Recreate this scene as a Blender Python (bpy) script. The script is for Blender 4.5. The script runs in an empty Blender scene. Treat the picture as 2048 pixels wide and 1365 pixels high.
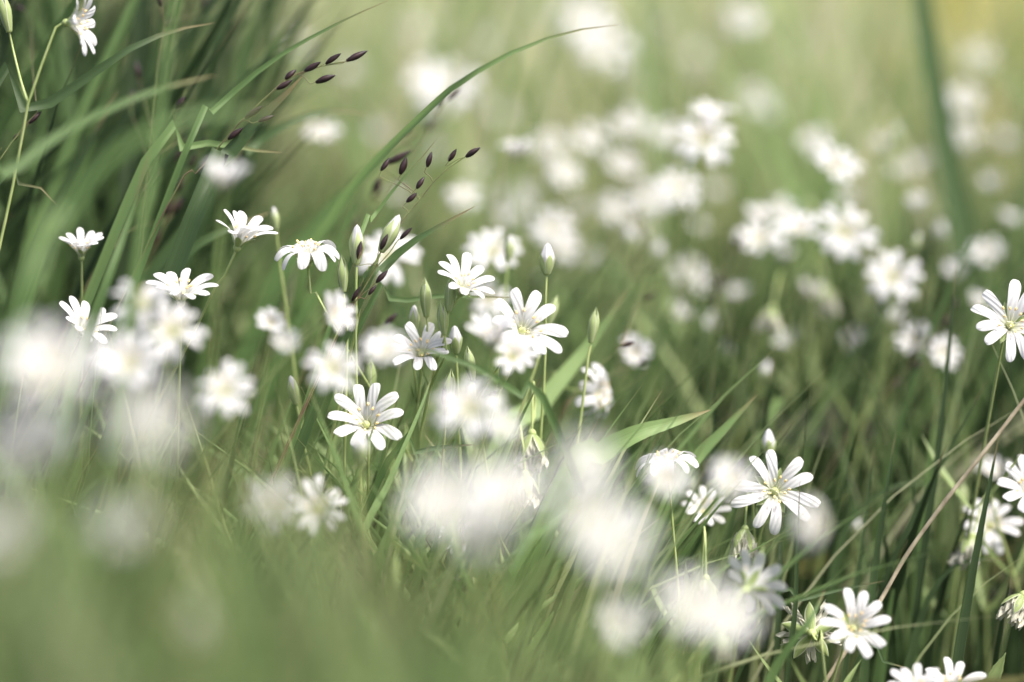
import bpy, bmesh, math, random
import numpy as np
from mathutils import Vector, Matrix, Quaternion

random.seed(11)
RNG = np.random.default_rng(7)
scn = bpy.context.scene
COL = scn.collection

# ------------------------------------------------------------------ camera
CAM_H, PITCH, LENS, FOCUS = 0.35, math.radians(11.0), 85.0, 0.85
cd = bpy.data.cameras.new('camera')
cd.lens = LENS
cd.sensor_width = 36.0
cd.clip_start, cd.clip_end = 0.01, 500.0
cd.dof.use_dof = True
cd.dof.focus_distance = FOCUS
cd.dof.aperture_fstop = 3.1
cam = bpy.data.objects.new('camera', cd)
cam.location = (0, 0, CAM_H)
cam.rotation_euler = (math.pi / 2 - PITCH, 0, 0)
COL.objects.link(cam)
scn.camera = cam

# ------------------------------------------------------------------ light
SUN_EL, SUN_AZ = math.radians(60), math.radians(118)      # azimuth from +Y towards +X
w = bpy.data.worlds.new('World')
scn.world = w
w.use_nodes = True
nt = w.node_tree
sky = nt.nodes.new('ShaderNodeTexSky')
sky.sky_type = 'NISHITA'
sky.sun_disc = False
sky.sun_elevation = SUN_EL
sky.sun_rotation = SUN_AZ
sky.dust_density = 6.0
sky.air_density = 0.7
sky.ozone_density = 0.7
nt.links.new(sky.outputs[0], nt.nodes['Background'].inputs[0])
nt.nodes['Background'].inputs[1].default_value = 0.13
ld = bpy.data.lights.new('sun', 'SUN')
ld.energy = 2.0
ld.angle = math.radians(4)
ld.color = (1.0, 0.975, 0.93)
sun = bpy.data.objects.new('sun', ld)
sun.location = (0, 0, 3)
sdir = Vector((math.sin(SUN_AZ) * math.cos(SUN_EL), math.cos(SUN_AZ) * math.cos(SUN_EL), math.sin(SUN_EL)))
sun.rotation_euler = sdir.to_track_quat('Z', 'Y').to_euler()
COL.objects.link(sun)
scn.view_settings.view_transform = 'Standard'
scn.view_settings.look = 'None'
scn.view_settings.exposure = 1.25
scn.view_settings.gamma = 1.0
scn.cycles.use_denoising = True
scn.cycles.max_bounces = 8
scn.cycles.transmission_bounces = 6
scn.cycles.diffuse_bounces = 5

# ------------------------------------------------------------------ helpers
FWD = Vector((0, math.cos(PITCH), -math.sin(PITCH)))
UP = Vector((0, math.sin(PITCH), math.cos(PITCH)))
RIGHT = Vector((1, 0, 0))
CAMV = Vector((0, 0, CAM_H))
K = 36.0 / LENS / 2048.0


def P(px, py, d):
    return CAMV + d * (FWD + RIGHT * ((px - 1024) * K) + UP * ((682.5 - py) * K))


def cdir(n):
    """direction (right, up, towards the viewer) -> world"""
    return (RIGHT * n[0] + UP * n[1] - FWD * n[2]).normalized()


def tag(o, label=None, cat=None, group=None, kind=None):
    if label: o['label'] = label
    if cat: o['category'] = cat
    if group: o['group'] = group
    if kind: o['kind'] = kind
    return o


def link(name, me, parent=None, loc=None, quat=None):
    o = bpy.data.objects.new(name, me)
    COL.objects.link(o)
    if parent: o.parent = parent
    if loc is not None: o.location = loc
    if quat is not None:
        o.rotation_mode = 'QUATERNION'
        o.rotation_quaternion = quat
    return o


class MB:
    """collects verts / faces / uv / material index / tint"""
    def __init__(s):
        s.v, s.f, s.uv, s.m, s.t = [], [], [], [], []

    def grid(s, rows, uvs, mat=0, tint=0.5, closed=False):
        base = len(s.v)
        n = len(rows[0])
        for r, u in zip(rows, uvs):
            for p, q in zip(r, u):
                s.v.append(tuple(p)); s.uv.append(q); s.t.append(tint)
        for i in range(len(rows) - 1):
            for j in range(n if closed else n - 1):
                k = (j + 1) % n
                a, b = base + i * n + j, base + i * n + k
                s.f.append((a, b, b + n, a + n)); s.m.append(mat)

    def build(s, name, mats, origin=None, weld=False):
        me = bpy.data.meshes.new(name)
        vs = s.v if origin is None else [(a - origin[0], b - origin[1], c - origin[2]) for a, b, c in s.v]
        me.from_pydata(vs, [], s.f)
        for m in mats: me.materials.append(m)
        me.polygons.foreach_set('material_index', s.m)
        me.polygons.foreach_set('use_smooth', [True] * len(s.f))
        at = me.attributes.new('tint', 'FLOAT', 'POINT')
        at.data.foreach_set('value', s.t)
        ul = me.uv_layers.new(name='UVMap')
        li = np.zeros(len(me.loops), dtype=np.int32)
        me.loops.foreach_get('vertex_index', li)
        ul.data.foreach_set('uv', np.array(s.uv, dtype=np.float32)[li].ravel())
        if weld:
            bm = bmesh.new(); bm.from_mesh(me)
            bmesh.ops.remove_doubles(bm, verts=bm.verts, dist=2e-5)
            bm.to_mesh(me); bm.free()
        me.update()
        return me


def catmull(pts, n):
    pts = [Vector(p) for p in pts]
    if len(pts) == 2:
        return [pts[0].lerp(pts[1], i / n) for i in range(n + 1)]
    q = [pts[0] * 2 - pts[1]] + pts + [pts[-1] * 2 - pts[-2]]
    # sample by chord length
    L = [0]
    for a, b in zip(pts, pts[1:]): L.append(L[-1] + (b - a).length)
    out = []
    for i in range(n + 1):
        s = L[-1] * i / n
        k = 0
        while k < len(pts) - 2 and s > L[k + 1]: k += 1
        t = (s - L[k]) / max(1e-9, L[k + 1] - L[k])
        p0, p1, p2, p3 = q[k], q[k + 1], q[k + 2], q[k + 3]
        out.append(0.5 * ((2 * p1) + (p2 - p0) * t + (2 * p0 - 5 * p1 + 4 * p2 - p3) * t * t + (3 * p1 - p0 - 3 * p2 + p3) * t ** 3))
    return out


def tube(mb, pts, r0, r1, seg=7, mat=0, tint=0.5, rf=None):
    up = Vector((0.3, -0.9, 0.2)).normalized()
    rows, uvs = [], []
    n = len(pts) - 1
    for i, p in enumerate(pts):
        t = (pts[min(i + 1, n)] - pts[max(i - 1, 0)])
        t = t.normalized() if t.length > 1e-9 else Vector((0, 0, 1))
        a = t.cross(up)
        if a.length < 1e-4: a = t.cross(Vector((1, 0, 0)))
        a.normalize(); b = t.cross(a)
        r = r0 + (r1 - r0) * i / n
        if rf: r *= rf(i / n)
        rows.append([p + (a * math.cos(2 * math.pi * j / seg) + b * math.sin(2 * math.pi * j / seg)) * r for j in range(seg)])
        uvs.append([(j / seg, i / n) for j in range(seg)])
    mb.grid(rows, uvs, mat, tint, closed=True)


def ribbon(mb, pts, width, face=None, fold=0.25, twist=0.0, tint=0.5, mat=0, prof=None, nu=4):
    """leaf blade along pts (base -> tip); face = the way its broad side looks"""
    n = len(pts) - 1
    rows, uvs = [], []
    for i, p in enumerate(pts):
        v = i / n
        t = (pts[min(i + 1, n)] - pts[max(i - 1, 0)]).normalized()
        f = face if face is not None else Vector((0, -1, 0.2))
        s = t.cross(f)
        if s.length < 1e-3: s = t.cross(Vector((1, 0, 0)))
        s.normalize()
        nn = s.cross(t).normalized()
        if twist:
            a = twist * v
            s, nn = s * math.cos(a) + nn * math.sin(a), nn * math.cos(a) - s * math.sin(a)
        wv = prof(v) if prof else min(1.0, 0.55 + v * 1.6) * max(0.0, 1 - v ** 2.6) ** 0.85
        hw = width * 0.5 * max(wv, 0.02)
        row, ur = [], []
        for j in range(nu + 1):
            x = j / nu * 2 - 1
            row.append(p + s * (x * hw) - nn * (fold * hw * (1 - abs(x)) * 1.0))
            ur.append((j / nu, v))
        rows.append(row); uvs.append(ur)
    mb.grid(rows, uvs, mat, tint)


# ------------------------------------------------------------------ materials
def newmat(name):
    m = bpy.data.materials.new(name)
    m.use_nodes = True
    t = m.node_tree
    b = t.nodes['Principled BSDF']
    out = t.nodes['Material Output']
    return m, t, b, out


def leafy(name, ramp, trans=0.4, rough=0.45, veins=60.0, bump=0.12, margin=None, attr=True, tipcol=None):
    """leaf shader: colour by the blade's own tint, streaked along its length, partly translucent"""
    m, t, b, out = newmat(name)
    N, L = t.nodes, t.links
    at = N.new('ShaderNodeAttribute'); at.attribute_name = 'tint'
    cr = N.new('ShaderNodeValToRGB')
    el = cr.color_ramp.elements
    el[0].position, el[0].color = ramp[0][0], (*ramp[0][1], 1)
    el[1].position, el[1].color = ramp[-1][0], (*ramp[-1][1], 1)
    for p, c in ramp[1:-1]:
        e = el.new(p); e.color = (*c, 1)
    L.new(at.outputs['Fac'], cr.inputs[0])
    uv = N.new('ShaderNodeUVMap')
    mp = N.new('ShaderNodeMapping'); mp.inputs['Scale'].default_value = (veins, 2.0, 1)
    L.new(uv.outputs[0], mp.inputs[0])
    no = N.new('ShaderNodeTexNoise'); no.inputs['Scale'].default_value = 0.6; no.inputs['Detail'].default_value = 3
    L.new(mp.outputs[0], no.inputs[0])
    hs = N.new('ShaderNodeHueSaturation')
    mr = N.new('ShaderNodeMapRange')
    mr.inputs[1].default_value, mr.inputs[2].default_value = 0.3, 0.7
    mr.inputs[3].default_value, mr.inputs[4].default_value = 0.75, 1.25
    L.new(no.outputs[0], mr.inputs[0]); L.new(mr.outputs[0], hs.inputs['Value'])
    L.new(cr.outputs[0], hs.inputs['Color'])
    col = hs.outputs[0]
    if margin or tipcol:
        sx = N.new('ShaderNodeSeparateXYZ'); L.new(uv.outputs[0], sx.inputs[0])
    if margin:
        ma = N.new('ShaderNodeMath'); ma.operation = 'SUBTRACT'; L.new(sx.outputs[0], ma.inputs[0]); ma.inputs[1].default_value = 0.5
        mb_ = N.new('ShaderNodeMath'); mb_.operation = 'ABSOLUTE'; L.new(ma.outputs[0], mb_.inputs[0])
        mr2 = N.new('ShaderNodeMapRange'); mr2.inputs[1].default_value, mr2.inputs[2].default_value = 0.34, 0.47
        L.new(mb_.outputs[0], mr2.inputs[0])
        mx = N.new('ShaderNodeMix'); mx.data_type = 'RGBA'
        L.new(mr2.outputs[0], mx.inputs['Factor']); L.new(col, mx.inputs['A']); mx.inputs['B'].default_value = (*margin, 1)
        col = mx.outputs['Result']
    if tipcol:
        mr3 = N.new('ShaderNodeMapRange'); mr3.inputs[1].default_value, mr3.inputs[2].default_value = 0.93, 1.0
        L.new(sx.outputs[1], mr3.inputs[0])
        mx = N.new('ShaderNodeMix'); mx.data_type = 'RGBA'
        L.new(mr3.outputs[0], mx.inputs['Factor']); L.new(col, mx.inputs['A']); mx.inputs['B'].default_value = (*tipcol, 1)
        col = mx.outputs['Result']
    L.new(col, b.inputs['Base Color'])
    b.inputs['Roughness'].default_value = rough
    b.inputs['Specular IOR Level'].default_value = 0.35
    bp = N.new('ShaderNodeBump'); bp.inputs['Strength'].default_value = bump; bp.inputs['Distance'].default_value = 0.0004
    L.new(no.outputs[0], bp.inputs['Height']); L.new(bp.outputs[0], b.inputs['Normal'])
    tr = N.new('ShaderNodeBsdfTranslucent'); L.new(col, tr.inputs[0])
    ms = N.new('ShaderNodeMixShader'); ms.inputs[0].default_value = trans
    L.new(b.outputs[0], ms.inputs[1]); L.new(tr.outputs[0], ms.inputs[2])
    L.new(ms.outputs[0], out.inputs[0])
    return m


def simple(name, col, rough=0.5, spec=0.4, noise=None, trans=0.0):
    m, t, b, out = newmat(name)
    N, L = t.nodes, t.links
    b.inputs['Roughness'].default_value = rough
    b.inputs['Specular IOR Level'].default_value = spec
    if noise:
        tc = N.new('ShaderNodeTexCoord')
        no = N.new('ShaderNodeTexNoise'); no.inputs['Scale'].default_value = noise[1]; no.inputs['Detail'].default_value = 5
        L.new(tc.outputs['Object'], no.inputs[0])
        cr = N.new('ShaderNodeValToRGB')
        cr.color_ramp.elements[0].position, cr.color_ramp.elements[1].position = 0.35, 0.65
        cr.color_ramp.elements[0].color = (*col, 1); cr.color_ramp.elements[1].color = (*noise[0], 1)
        L.new(no.outputs[0], cr.inputs[0]); L.new(cr.outputs[0], b.inputs['Base Color'])
        bp = N.new('ShaderNodeBump'); bp.inputs['Strength'].default_value = 0.4; bp.inputs['Distance'].default_value = 0.0005
        L.new(no.outputs[0], bp.inputs['Height']); L.new(bp.outputs[0], b.inputs['Normal'])
        src = cr.outputs[0]
    else:
        b.inputs['Base Color'].default_value = (*col, 1)
        src = None
    if trans:
        tr = N.new('ShaderNodeBsdfTranslucent')
        if src: L.new(src, tr.inputs[0])
        else: tr.inputs[0].default_value = (*col, 1)
        ms = N.new('ShaderNodeMixShader'); ms.inputs[0].default_value = trans
        L.new(b.outputs[0], ms.inputs[1]); L.new(tr.outputs[0], ms.inputs[2]); L.new(ms.outputs[0], out.inputs[0])
    return m


def petal_mat(name, white, base, trans=0.35):
    m, t, b, out = newmat(name)
    N, L = t.nodes, t.links
    uv = N.new('ShaderNodeUVMap'); sx = N.new('ShaderNodeSeparateXYZ'); L.new(uv.outputs[0], sx.inputs[0])
    mr = N.new('ShaderNodeMapRange'); mr.inputs[1].default_value, mr.inputs[2].default_value = 0.03, 0.30
    L.new(sx.outputs[1], mr.inputs[0])
    mx = N.new('ShaderNodeMix'); mx.data_type = 'RGBA'
    L.new(mr.outputs[0], mx.inputs['Factor']); mx.inputs['A'].default_value = (*base, 1); mx.inputs['B'].default_value = (*white, 1)
    wv = N.new('ShaderNodeMath'); wv.operation = 'MULTIPLY'; L.new(sx.outputs[0], wv.inputs[0]); wv.inputs[1].default_value = 44.0
    sn = N.new('ShaderNodeMath'); sn.operation = 'SINE'; L.new(wv.outputs[0], sn.inputs[0])
    mr2 = N.new('ShaderNodeMapRange'); mr2.inputs[1].default_value, mr2.inputs[2].default_value = -1, 1
    mr2.inputs[3].default_value, mr2.inputs[4].default_value = 0.87, 1.0
    L.new(sn.outputs[0], mr2.inputs[0])
    hs = N.new('ShaderNodeHueSaturation'); L.new(mr2.outputs[0], hs.inputs['Value']); L.new(mx.outputs['Result'], hs.inputs['Color'])
    L.new(hs.outputs[0], b.inputs['Base Color'])
    b.inputs['Roughness'].default_value = 0.6
    b.inputs['Specular IOR Level'].default_value = 0.25
    bp = N.new('ShaderNodeBump'); bp.inputs['Strength'].default_value = 0.3; bp.inputs['Distance'].default_value = 0.0003
    L.new(sn.outputs[0], bp.inputs['Height']); L.new(bp.outputs[0], b.inputs['Normal'])
    tr = N.new('ShaderNodeBsdfTranslucent'); L.new(hs.outputs[0], tr.inputs[0])
    ms = N.new('ShaderNodeMixShader'); ms.inputs[0].default_value = trans
    L.new(b.outputs[0], ms.inputs[1]); L.new(tr.outputs[0], ms.inputs[2]); L.new(ms.outputs[0], out.inputs[0])
    return m


# tint 0 dark green .. 0.35 blue green .. 0.6 mid green .. 0.85 yellow green .. 1 straw
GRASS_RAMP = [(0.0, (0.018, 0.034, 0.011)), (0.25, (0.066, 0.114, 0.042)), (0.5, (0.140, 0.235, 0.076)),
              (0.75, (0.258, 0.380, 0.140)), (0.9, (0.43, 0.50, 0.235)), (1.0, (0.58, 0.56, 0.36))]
M_GRASS = leafy('grass_blade', GRASS_RAMP, trans=0.45, veins=40, bump=0.35, tipcol=(0.30, 0.24, 0.12))
M_YELLOW = leafy('sun_yellowed_paint', [(0, (0.46, 0.45, 0.13)), (1, (0.68, 0.62, 0.22))], trans=0.5, veins=40, bump=0.25)  # yellow glow of sunlight painted into the grass colour
M_LEAF = leafy('stitchwort_leaf', [(0, (0.2, 0.28, 0.10)), (1, (0.30, 0.38, 0.15))], trans=0.4, veins=20)
M_SEPAL = leafy('sepal', [(0, (0.28, 0.37, 0.13)), (1, (0.36, 0.44, 0.18))], trans=0.35, veins=18, margin=(0.62, 0.66, 0.48))
M_BUD = leafy('bud_sepal', [(0, (0.34, 0.43, 0.17)), (1, (0.44, 0.52, 0.25))], trans=0.25, veins=18, margin=(0.55, 0.6, 0.4))
M_STEM = simple('flower_stem', (0.28, 0.36, 0.12), 0.5, 0.35, noise=((0.38, 0.44, 0.18), 120))
M_PETAL = petal_mat('white_petal', (0.72, 0.72, 0.715), (0.62, 0.65, 0.42), 0.3)
M_WILT = petal_mat('wilted_petal', (0.66, 0.65, 0.53), (0.5, 0.53, 0.30), 0.4)
M_OVARY = simple('ovary', (0.52, 0.56, 0.24), 0.5, 0.4)
M_FILAMENT = simple('filament', (0.82, 0.82, 0.72), 0.5, 0.3, trans=0.3)
M_ANTHER = simple('anther', (0.82, 0.60, 0.25), 0.7, 0.2, noise=((0.90, 0.72, 0.38), 900))
M_SPIKE = simple('melick_spikelet', (0.012, 0.006, 0.007), 0.5, 0.35, noise=((0.045, 0.022, 0.022), 260))
M_SPIKE_PALE = simple('melick_glume', (0.22, 0.20, 0.09), 0.4, 0.5, noise=((0.10, 0.055, 0.05), 300))
M_STALK = simple('melick_stalk', (0.17, 0.21, 0.07), 0.5, 0.4, noise=((0.13, 0.08, 0.05), 90))
M_TWIG = simple('dry_twig', (0.22, 0.185, 0.12), 0.75, 0.3, noise=((0.44, 0.385, 0.27), 160))
M_DEADLEAF = simple('dead_leaf', (0.024, 0.026, 0.018), 0.8, 0.2, noise=((0.052, 0.052, 0.038), 60), trans=0.2)
M_OLIVE = simple('olive_leaf', (0.055, 0.06, 0.012), 0.55, 0.3, noise=((0.10, 0.10, 0.025), 70), trans=0.35)
M_SOIL = simple('soil', (0.010, 0.009, 0.006), 0.95, 0.1, noise=((0.030, 0.027, 0.017), 55))
M_FLY = simple('dark_insect', (0.015, 0.013, 0.016), 0.4, 0.5, noise=((0.03, 0.02, 0.03), 800))

# ------------------------------------------------------------------ ground
gm = bpy.data.meshes.new('ground')
bm = bmesh.new()
bmesh.ops.create_grid(bm, x_segments=160, y_segments=160, size=5.0, matrix=Matrix.Translation((0, 3.5, 0)))
for v in bm.verts:
    v.co.z = 0.006 * math.sin(v.co.x * 9 + 1.3) * math.cos(v.co.y * 8) - 0.008 + 0.004 * random.random()
bo = [e for e in bm.edges if e.is_boundary]
ext = bmesh.ops.extrude_edge_only(bm, edges=bo)
for v in [g for g in ext['geom'] if isinstance(g, bmesh.types.BMVert)]:
    v.co.x *= 40; v.co.y = 3.5 + (v.co.y - 3.5) * 40; v.co.z = -0.01
bm.to_mesh(gm); bm.free()
gm.materials.append(M_SOIL)
tag(link('ground', gm), kind='structure')


M_FIELD = simple('sun_painted_thatch', (0.36, 0.38, 0.20), 0.95, 0.1, noise=((0.52, 0.51, 0.33), 14))  # thatch lightened to paint the sunlit brightness of the far meadow
fm = bpy.data.meshes.new('field')
bm = bmesh.new()
bmesh.ops.create_grid(bm, x_segments=60, y_segments=60, size=30.0, matrix=Matrix.Translation((0, 32.35, 0)))
for v in bm.verts: v.co.z = 0.004 + 0.03 * min(1, max(0, v.co.y - 2.35)) * (1 + 0.4 * math.sin(v.co.x * 1.7) * math.cos(v.co.y * 1.1))
bm.to_mesh(fm); bm.free()
fm.materials.append(M_FIELD)
tag(link('field', fm), kind='structure')


# ------------------------------------------------------------------ grass that nobody could count
def frac_line(px, pts):
    return np.interp(px, [p[0] for p in pts], [p[1] for p in pts])


def project(p):
    r = p - np.array([0, 0, CAM_H])
    f = np.array(FWD); u = np.array(UP)
    d = r @ f
    return 1024 + r[:, 0] / d / K, 682.5 - (r @ u) / d / K, d


def grass_mass(name, n, drange, height, width, lean, tints, tip_line=None, pxr=(-500, 2550), seg=7, power=1.0, bias=(0, 0), keep=None, droop=1.0, mat=None):
    """one mesh of n blades rooted on the ground between two distances"""
    got = 0
    V, F, UVs, T = [], [], [], []
    tries = 0
    while got < n and tries < 60:
        tries += 1
        m = n * 2
        d = drange[0] + (drange[1] - drange[0]) * RNG.random(m) ** power
        px = pxr[0] + (pxr[1] - pxr[0]) * RNG.random(m)
        x0 = (px - 1024) * K * d
        y0 = d / math.cos(PITCH)          # roughly: distance along the ground
        y0 = d * math.cos(PITCH) + 0.04 * RNG.standard_normal(m)
        h = np.clip(height[0] + height[1] * RNG.standard_normal(m), 0.03, 0.6)
        az = RNG.random(m) * 2 * math.pi
        ln = np.abs(lean * RNG.standard_normal(m))
        lx = np.cos(az) * ln + bias[0]
        ly = np.sin(az) * ln * 0.6 + bias[1]
        dr = (0.10 + 0.55 * RNG.random(m) ** 2) * droop      # how far the tip bends over
        tip = np.stack([x0 + h * (lx + dr * np.sign(lx) * 0.6), y0 + h * ly, h * (1 - dr * 0.5)], 1)
        tx, ty, td = project(tip)
        ok = td > 0.2
        if tip_line is not None:
            ok &= ty > frac_line(tx, tip_line) + 60 * RNG.standard_normal(m)
        if keep is not None:
            ok &= keep(tx, ty, td)
        idx = np.nonzero(ok)[0][: n - got]
        for i in idx:
            wd = width[0] + width[1] * abs(RNG.standard_normal())
            tint = tints[RNG.integers(len(tints))] + 0.07 * RNG.standard_normal()
            tint = min(1, max(0, tint))
            a = RNG.random() * math.pi
            fa = RNG.standard_normal() * 0.7
            sx, sy = math.cos(fa), math.sin(fa)
            b = len(V)
            for k in range(seg + 1):
                v = k / seg
                c = v + 0.0
                bend = dr[i] * v ** 2.2
                X = x0[i] + h[i] * (lx[i] * (0.5 * v + 0.5 * v * v) + bend * np.sign(lx[i]) * 0.6)
                Y = y0[i] + h[i] * ly[i] * v
                Z = h[i] * (v - bend * 0.5) - 0.004
                hw = wd * 0.5 * min(1, 0.6 + 1.5 * v) * max(0.03, 1 - v ** 2.4)
                V.append((X - sx * hw, Y - sy * hw, Z)); V.append((X + sy * hw * 0.35, Y - sx * hw * 0.35, Z)); V.append((X + sx * hw, Y + sy * hw, Z))
                UVs += [(0, v), (0.5, v), (1, v)]
                T += [tint] * 3
                if k:
                    q = b + 3 * (k - 1)
                    F.append((q, q + 1, q + 4, q + 3)); F.append((q + 1, q + 2, q + 5, q + 4))
        got += len(idx)
    mb = MB(); mb.v, mb.f, mb.uv, mb.t, mb.m = V, F, UVs, T, [0] * len(F)
    return tag(link(name, mb.build(name, [mat or M_GRASS])), kind='stuff')


FRONT_LINE = [(-500, 620), (0, 660), (300, 720), (550, 800), (700, 960), (900, 1010), (1200, 1090), (1350, 1220), (1500, 1330), (1700, 1420), (2600, 1430)]
VEIL_LINE = [(-900, 900), (0, 920), (300, 840), (600, 880), (800, 1020), (1000, 1150), (1300, 1260), (1700, 1420), (2600, 1430)]
MID_LINE = [(-500, 380), (0, 420), (400, 520), (600, 640), (1000, 760), (1300, 720), (1500, 700), (1800, 640), (2600, 600)]
BACK_LINE = [(-500, 100), (0, 150), (500, 260), (800, 380), (1300, 430), (1700, 400), (2600, 200)]
tag(grass_mass('grass', 1500, (0.30, 0.64), (0.235, 0.05), (0.0045, 0.003), 0.25, [0.5, 0.6, 0.7, 0.75, 0.35], FRONT_LINE, pxr=(-900, 2300), bias=(0.08, 0), droop=.6),
    'soft blurred grass closest to the viewer, pale green along the lower left', 'grass')
tag(grass_mass('grass', 1400, (0.72, 1.0), (0.13, 0.045), (0.0024, 0.0018), 0.22, [0.3, 0.5, 0.6, 0.7, 0.75, 0.85], MID_LINE, pxr=(-500, 1220), bias=(0.15, 0), droop=.6),
    'fine meadow grass standing between the sharp white flowers', 'grass')
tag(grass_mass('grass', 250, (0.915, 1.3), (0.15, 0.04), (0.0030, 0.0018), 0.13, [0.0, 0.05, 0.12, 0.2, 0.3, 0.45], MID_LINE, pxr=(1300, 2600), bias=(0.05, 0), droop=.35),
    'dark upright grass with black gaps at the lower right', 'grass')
tag(grass_mass('grass', 4600, (1.05, 1.9), (0.175, 0.05), (0.0032, 0.003), 0.27, [0.04, 0.12, 0.3, 0.45, 0.55, 0.65, 0.8, 0.92], BACK_LINE, bias=(0.16, 0), droop=.7,
               keep=lambda tx, ty, td: ~((tx > 1380) & (tx < 2100) & ((td < 1.5) | (ty > 620)) & (RNG.random(len(tx)) > .08))),
    'thick green grass behind the sharp flowers, under the blurred blossoms', 'grass')
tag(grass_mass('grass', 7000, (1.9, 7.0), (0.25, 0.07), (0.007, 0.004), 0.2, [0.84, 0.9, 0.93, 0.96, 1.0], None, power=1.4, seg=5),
    'pale far meadow grass melting into a light haze along the top', 'grass')  # pale tints paint the sunlight on the distant meadow
tag(grass_mass('grass', 60, (1.3, 1.9), (0.34, 0.05), (0.007, 0.004), 0.16, [0.65, 0.72, 0.8, 0.9], None, pxr=(650, 2500), seg=10),
    'tall upright blurred blades streaking the pale top of the meadow', 'grass')
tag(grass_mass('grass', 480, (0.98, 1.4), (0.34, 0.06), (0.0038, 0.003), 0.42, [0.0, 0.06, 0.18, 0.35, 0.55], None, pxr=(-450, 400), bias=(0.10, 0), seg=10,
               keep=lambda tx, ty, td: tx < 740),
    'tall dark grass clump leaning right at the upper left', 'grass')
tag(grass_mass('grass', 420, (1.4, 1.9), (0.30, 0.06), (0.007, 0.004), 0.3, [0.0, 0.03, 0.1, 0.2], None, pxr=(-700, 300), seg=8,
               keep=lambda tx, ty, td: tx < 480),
    'grass darkened to paint the shade behind the clump at the left edge', 'grass')  # near-black tints stand in for the shade behind the clump
tag(grass_mass('grass', 800, (0.32, 0.58), (0.25, 0.04), (0.007, 0.004), 0.25, [0.1, 0.45, 0.7, 0.8, 0.9], VEIL_LINE, pxr=(-900, 1350), droop=.6),
    'pale green veil of the very nearest blades along the bottom left', 'grass')
tag(grass_mass('grass', 260, (0.80, 0.97), (0.16, 0.03), (0.0032, 0.002), 0.38, [0.7, 0.75, 0.8], [(-500, 700), (600, 760), (900, 740), (1300, 800), (2600, 900)], pxr=(620, 1130), droop=1.1),
    'tangle of light green leaves under the sharp cluster of blossoms', 'grass')
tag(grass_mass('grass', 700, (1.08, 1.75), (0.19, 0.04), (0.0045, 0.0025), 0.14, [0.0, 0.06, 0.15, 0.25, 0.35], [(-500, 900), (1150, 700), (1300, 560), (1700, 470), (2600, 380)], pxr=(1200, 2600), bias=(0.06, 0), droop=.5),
    'blurred grass darkened to paint shade behind the lower right blossoms', 'grass')  # extra blades, tinted dark to paint the shade of the gaps
tag(grass_mass('grass', 320, (0.93, 1.4), (0.17, 0.03), (0.0012, 0.0006), 0.2, [0.75, 0.8, 0.85, 0.92], [(-500, 420), (900, 560), (1300, 560), (1700, 520), (2600, 500)], pxr=(500, 2400), bias=(0.06, 0), droop=.8),
    'thin pale stems tangled between the flowers of the middle distance', 'grass')
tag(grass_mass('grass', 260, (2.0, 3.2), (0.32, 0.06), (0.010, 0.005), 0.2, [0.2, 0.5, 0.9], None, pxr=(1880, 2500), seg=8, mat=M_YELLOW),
    'grass with yellow sunlight painted into its colour in the top right corner', 'grass')

# ------------------------------------------------------------------ flower pieces (shared meshes)
def petal_mesh(a0, a1, seed, L=0.0142, wilt=False, wscale=1.0):
    r = random.Random(seed)
    mb = MB()
    nv, nu = 14, 5
    a0, a1 = math.radians(a0), math.radians(a1)
    # profile: integrate the bend
    prof = [(0.0008, 0.0006)]
    steps = nv * 4
    for i in range(steps):
        v = (i + 0.5) / steps
        s = v * v * (3 - 2 * v)
        e = a0 + (a1 - a0) * s
        if wilt: e += 0.5 * math.sin(v * 9 + seed) * v
        q = prof[-1]
        prof.append((q[0] + math.cos(e) * L / steps, q[1] + math.sin(e) * L / steps))
    lobe = [r.uniform(-0.06, 0.06), r.uniform(-0.06, 0.06)]
    tipb = [r.uniform(-0.0012, 0.0008), r.uniform(-0.0012, 0.0008)]
    splay = r.uniform(0.9, 1.15)
    for side in (-1, 1):
        k = 0 if side < 0 else 1
        Ls = 1.0 + lobe[k]
        rows, uvs = [], []
        for i in range(nv + 1):
            v = i / nv
            vv = 1 - (1 - v) ** 1.35                     # denser rows at the tip
            c = (0.024 + 0.205 * vv * splay) * L
            h = (0.050 + 0.40 * vv * (1 - 0.60 * vv)) * L * 0.635
            if vv > 0.78:
                h *= math.sqrt(max(0.0, 1 - ((vv - 0.78) / 0.2201) ** 2))
            inn = max(0.0, c - h); outr = c + h
            if vv > 0.97: inn = max(inn, c - h)
            if wilt: inn *= 0.5; outr *= 0.5
            inn *= wscale; outr *= wscale
            t = min(1.0, vv * (Ls if vv > 0.4 else 1.0)) * steps
            t = min(t, steps - 1e-6)
            q0 = int(t); ft = t - q0
            R = prof[q0][0] * (1 - ft) + prof[q0 + 1][0] * ft
            Z = prof[q0][1] * (1 - ft) + prof[q0 + 1][1] * ft
            row, ur = [], []
            for j in range(nu + 1):
                x = inn + (outr - inn) * j / nu
                xr = (j / nu - 0.5) * 2
                cup = 0.10 * (outr - inn) * (1 - xr * xr) * (0.3 + vv)         # each lobe slightly domed
                trough = 1.1 * (x * x) / L * (1 - vv) * 1.6                       # channelled base
                z = Z + cup * math.sin(1.2) + trough + tipb[k] * vv ** 3
                RR = R
                if wilt:
                    z += 0.0009 * math.sin(x * 4200 + vv * 11 + seed); RR += 0.0006 * math.cos(x * 3000 + vv * 14)
                row.append(Vector((RR, side * x, z)))
                ur.append((0.5 + side * x / (0.36 * L) * 0.5, vv))
            if side < 0: row.reverse(); ur.reverse()
            rows.append(row); uvs.append(ur)
        mb.grid(rows, uvs, 0)
    return mb.build('petal', [M_WILT if wilt else M_PETAL], weld=True)


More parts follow.
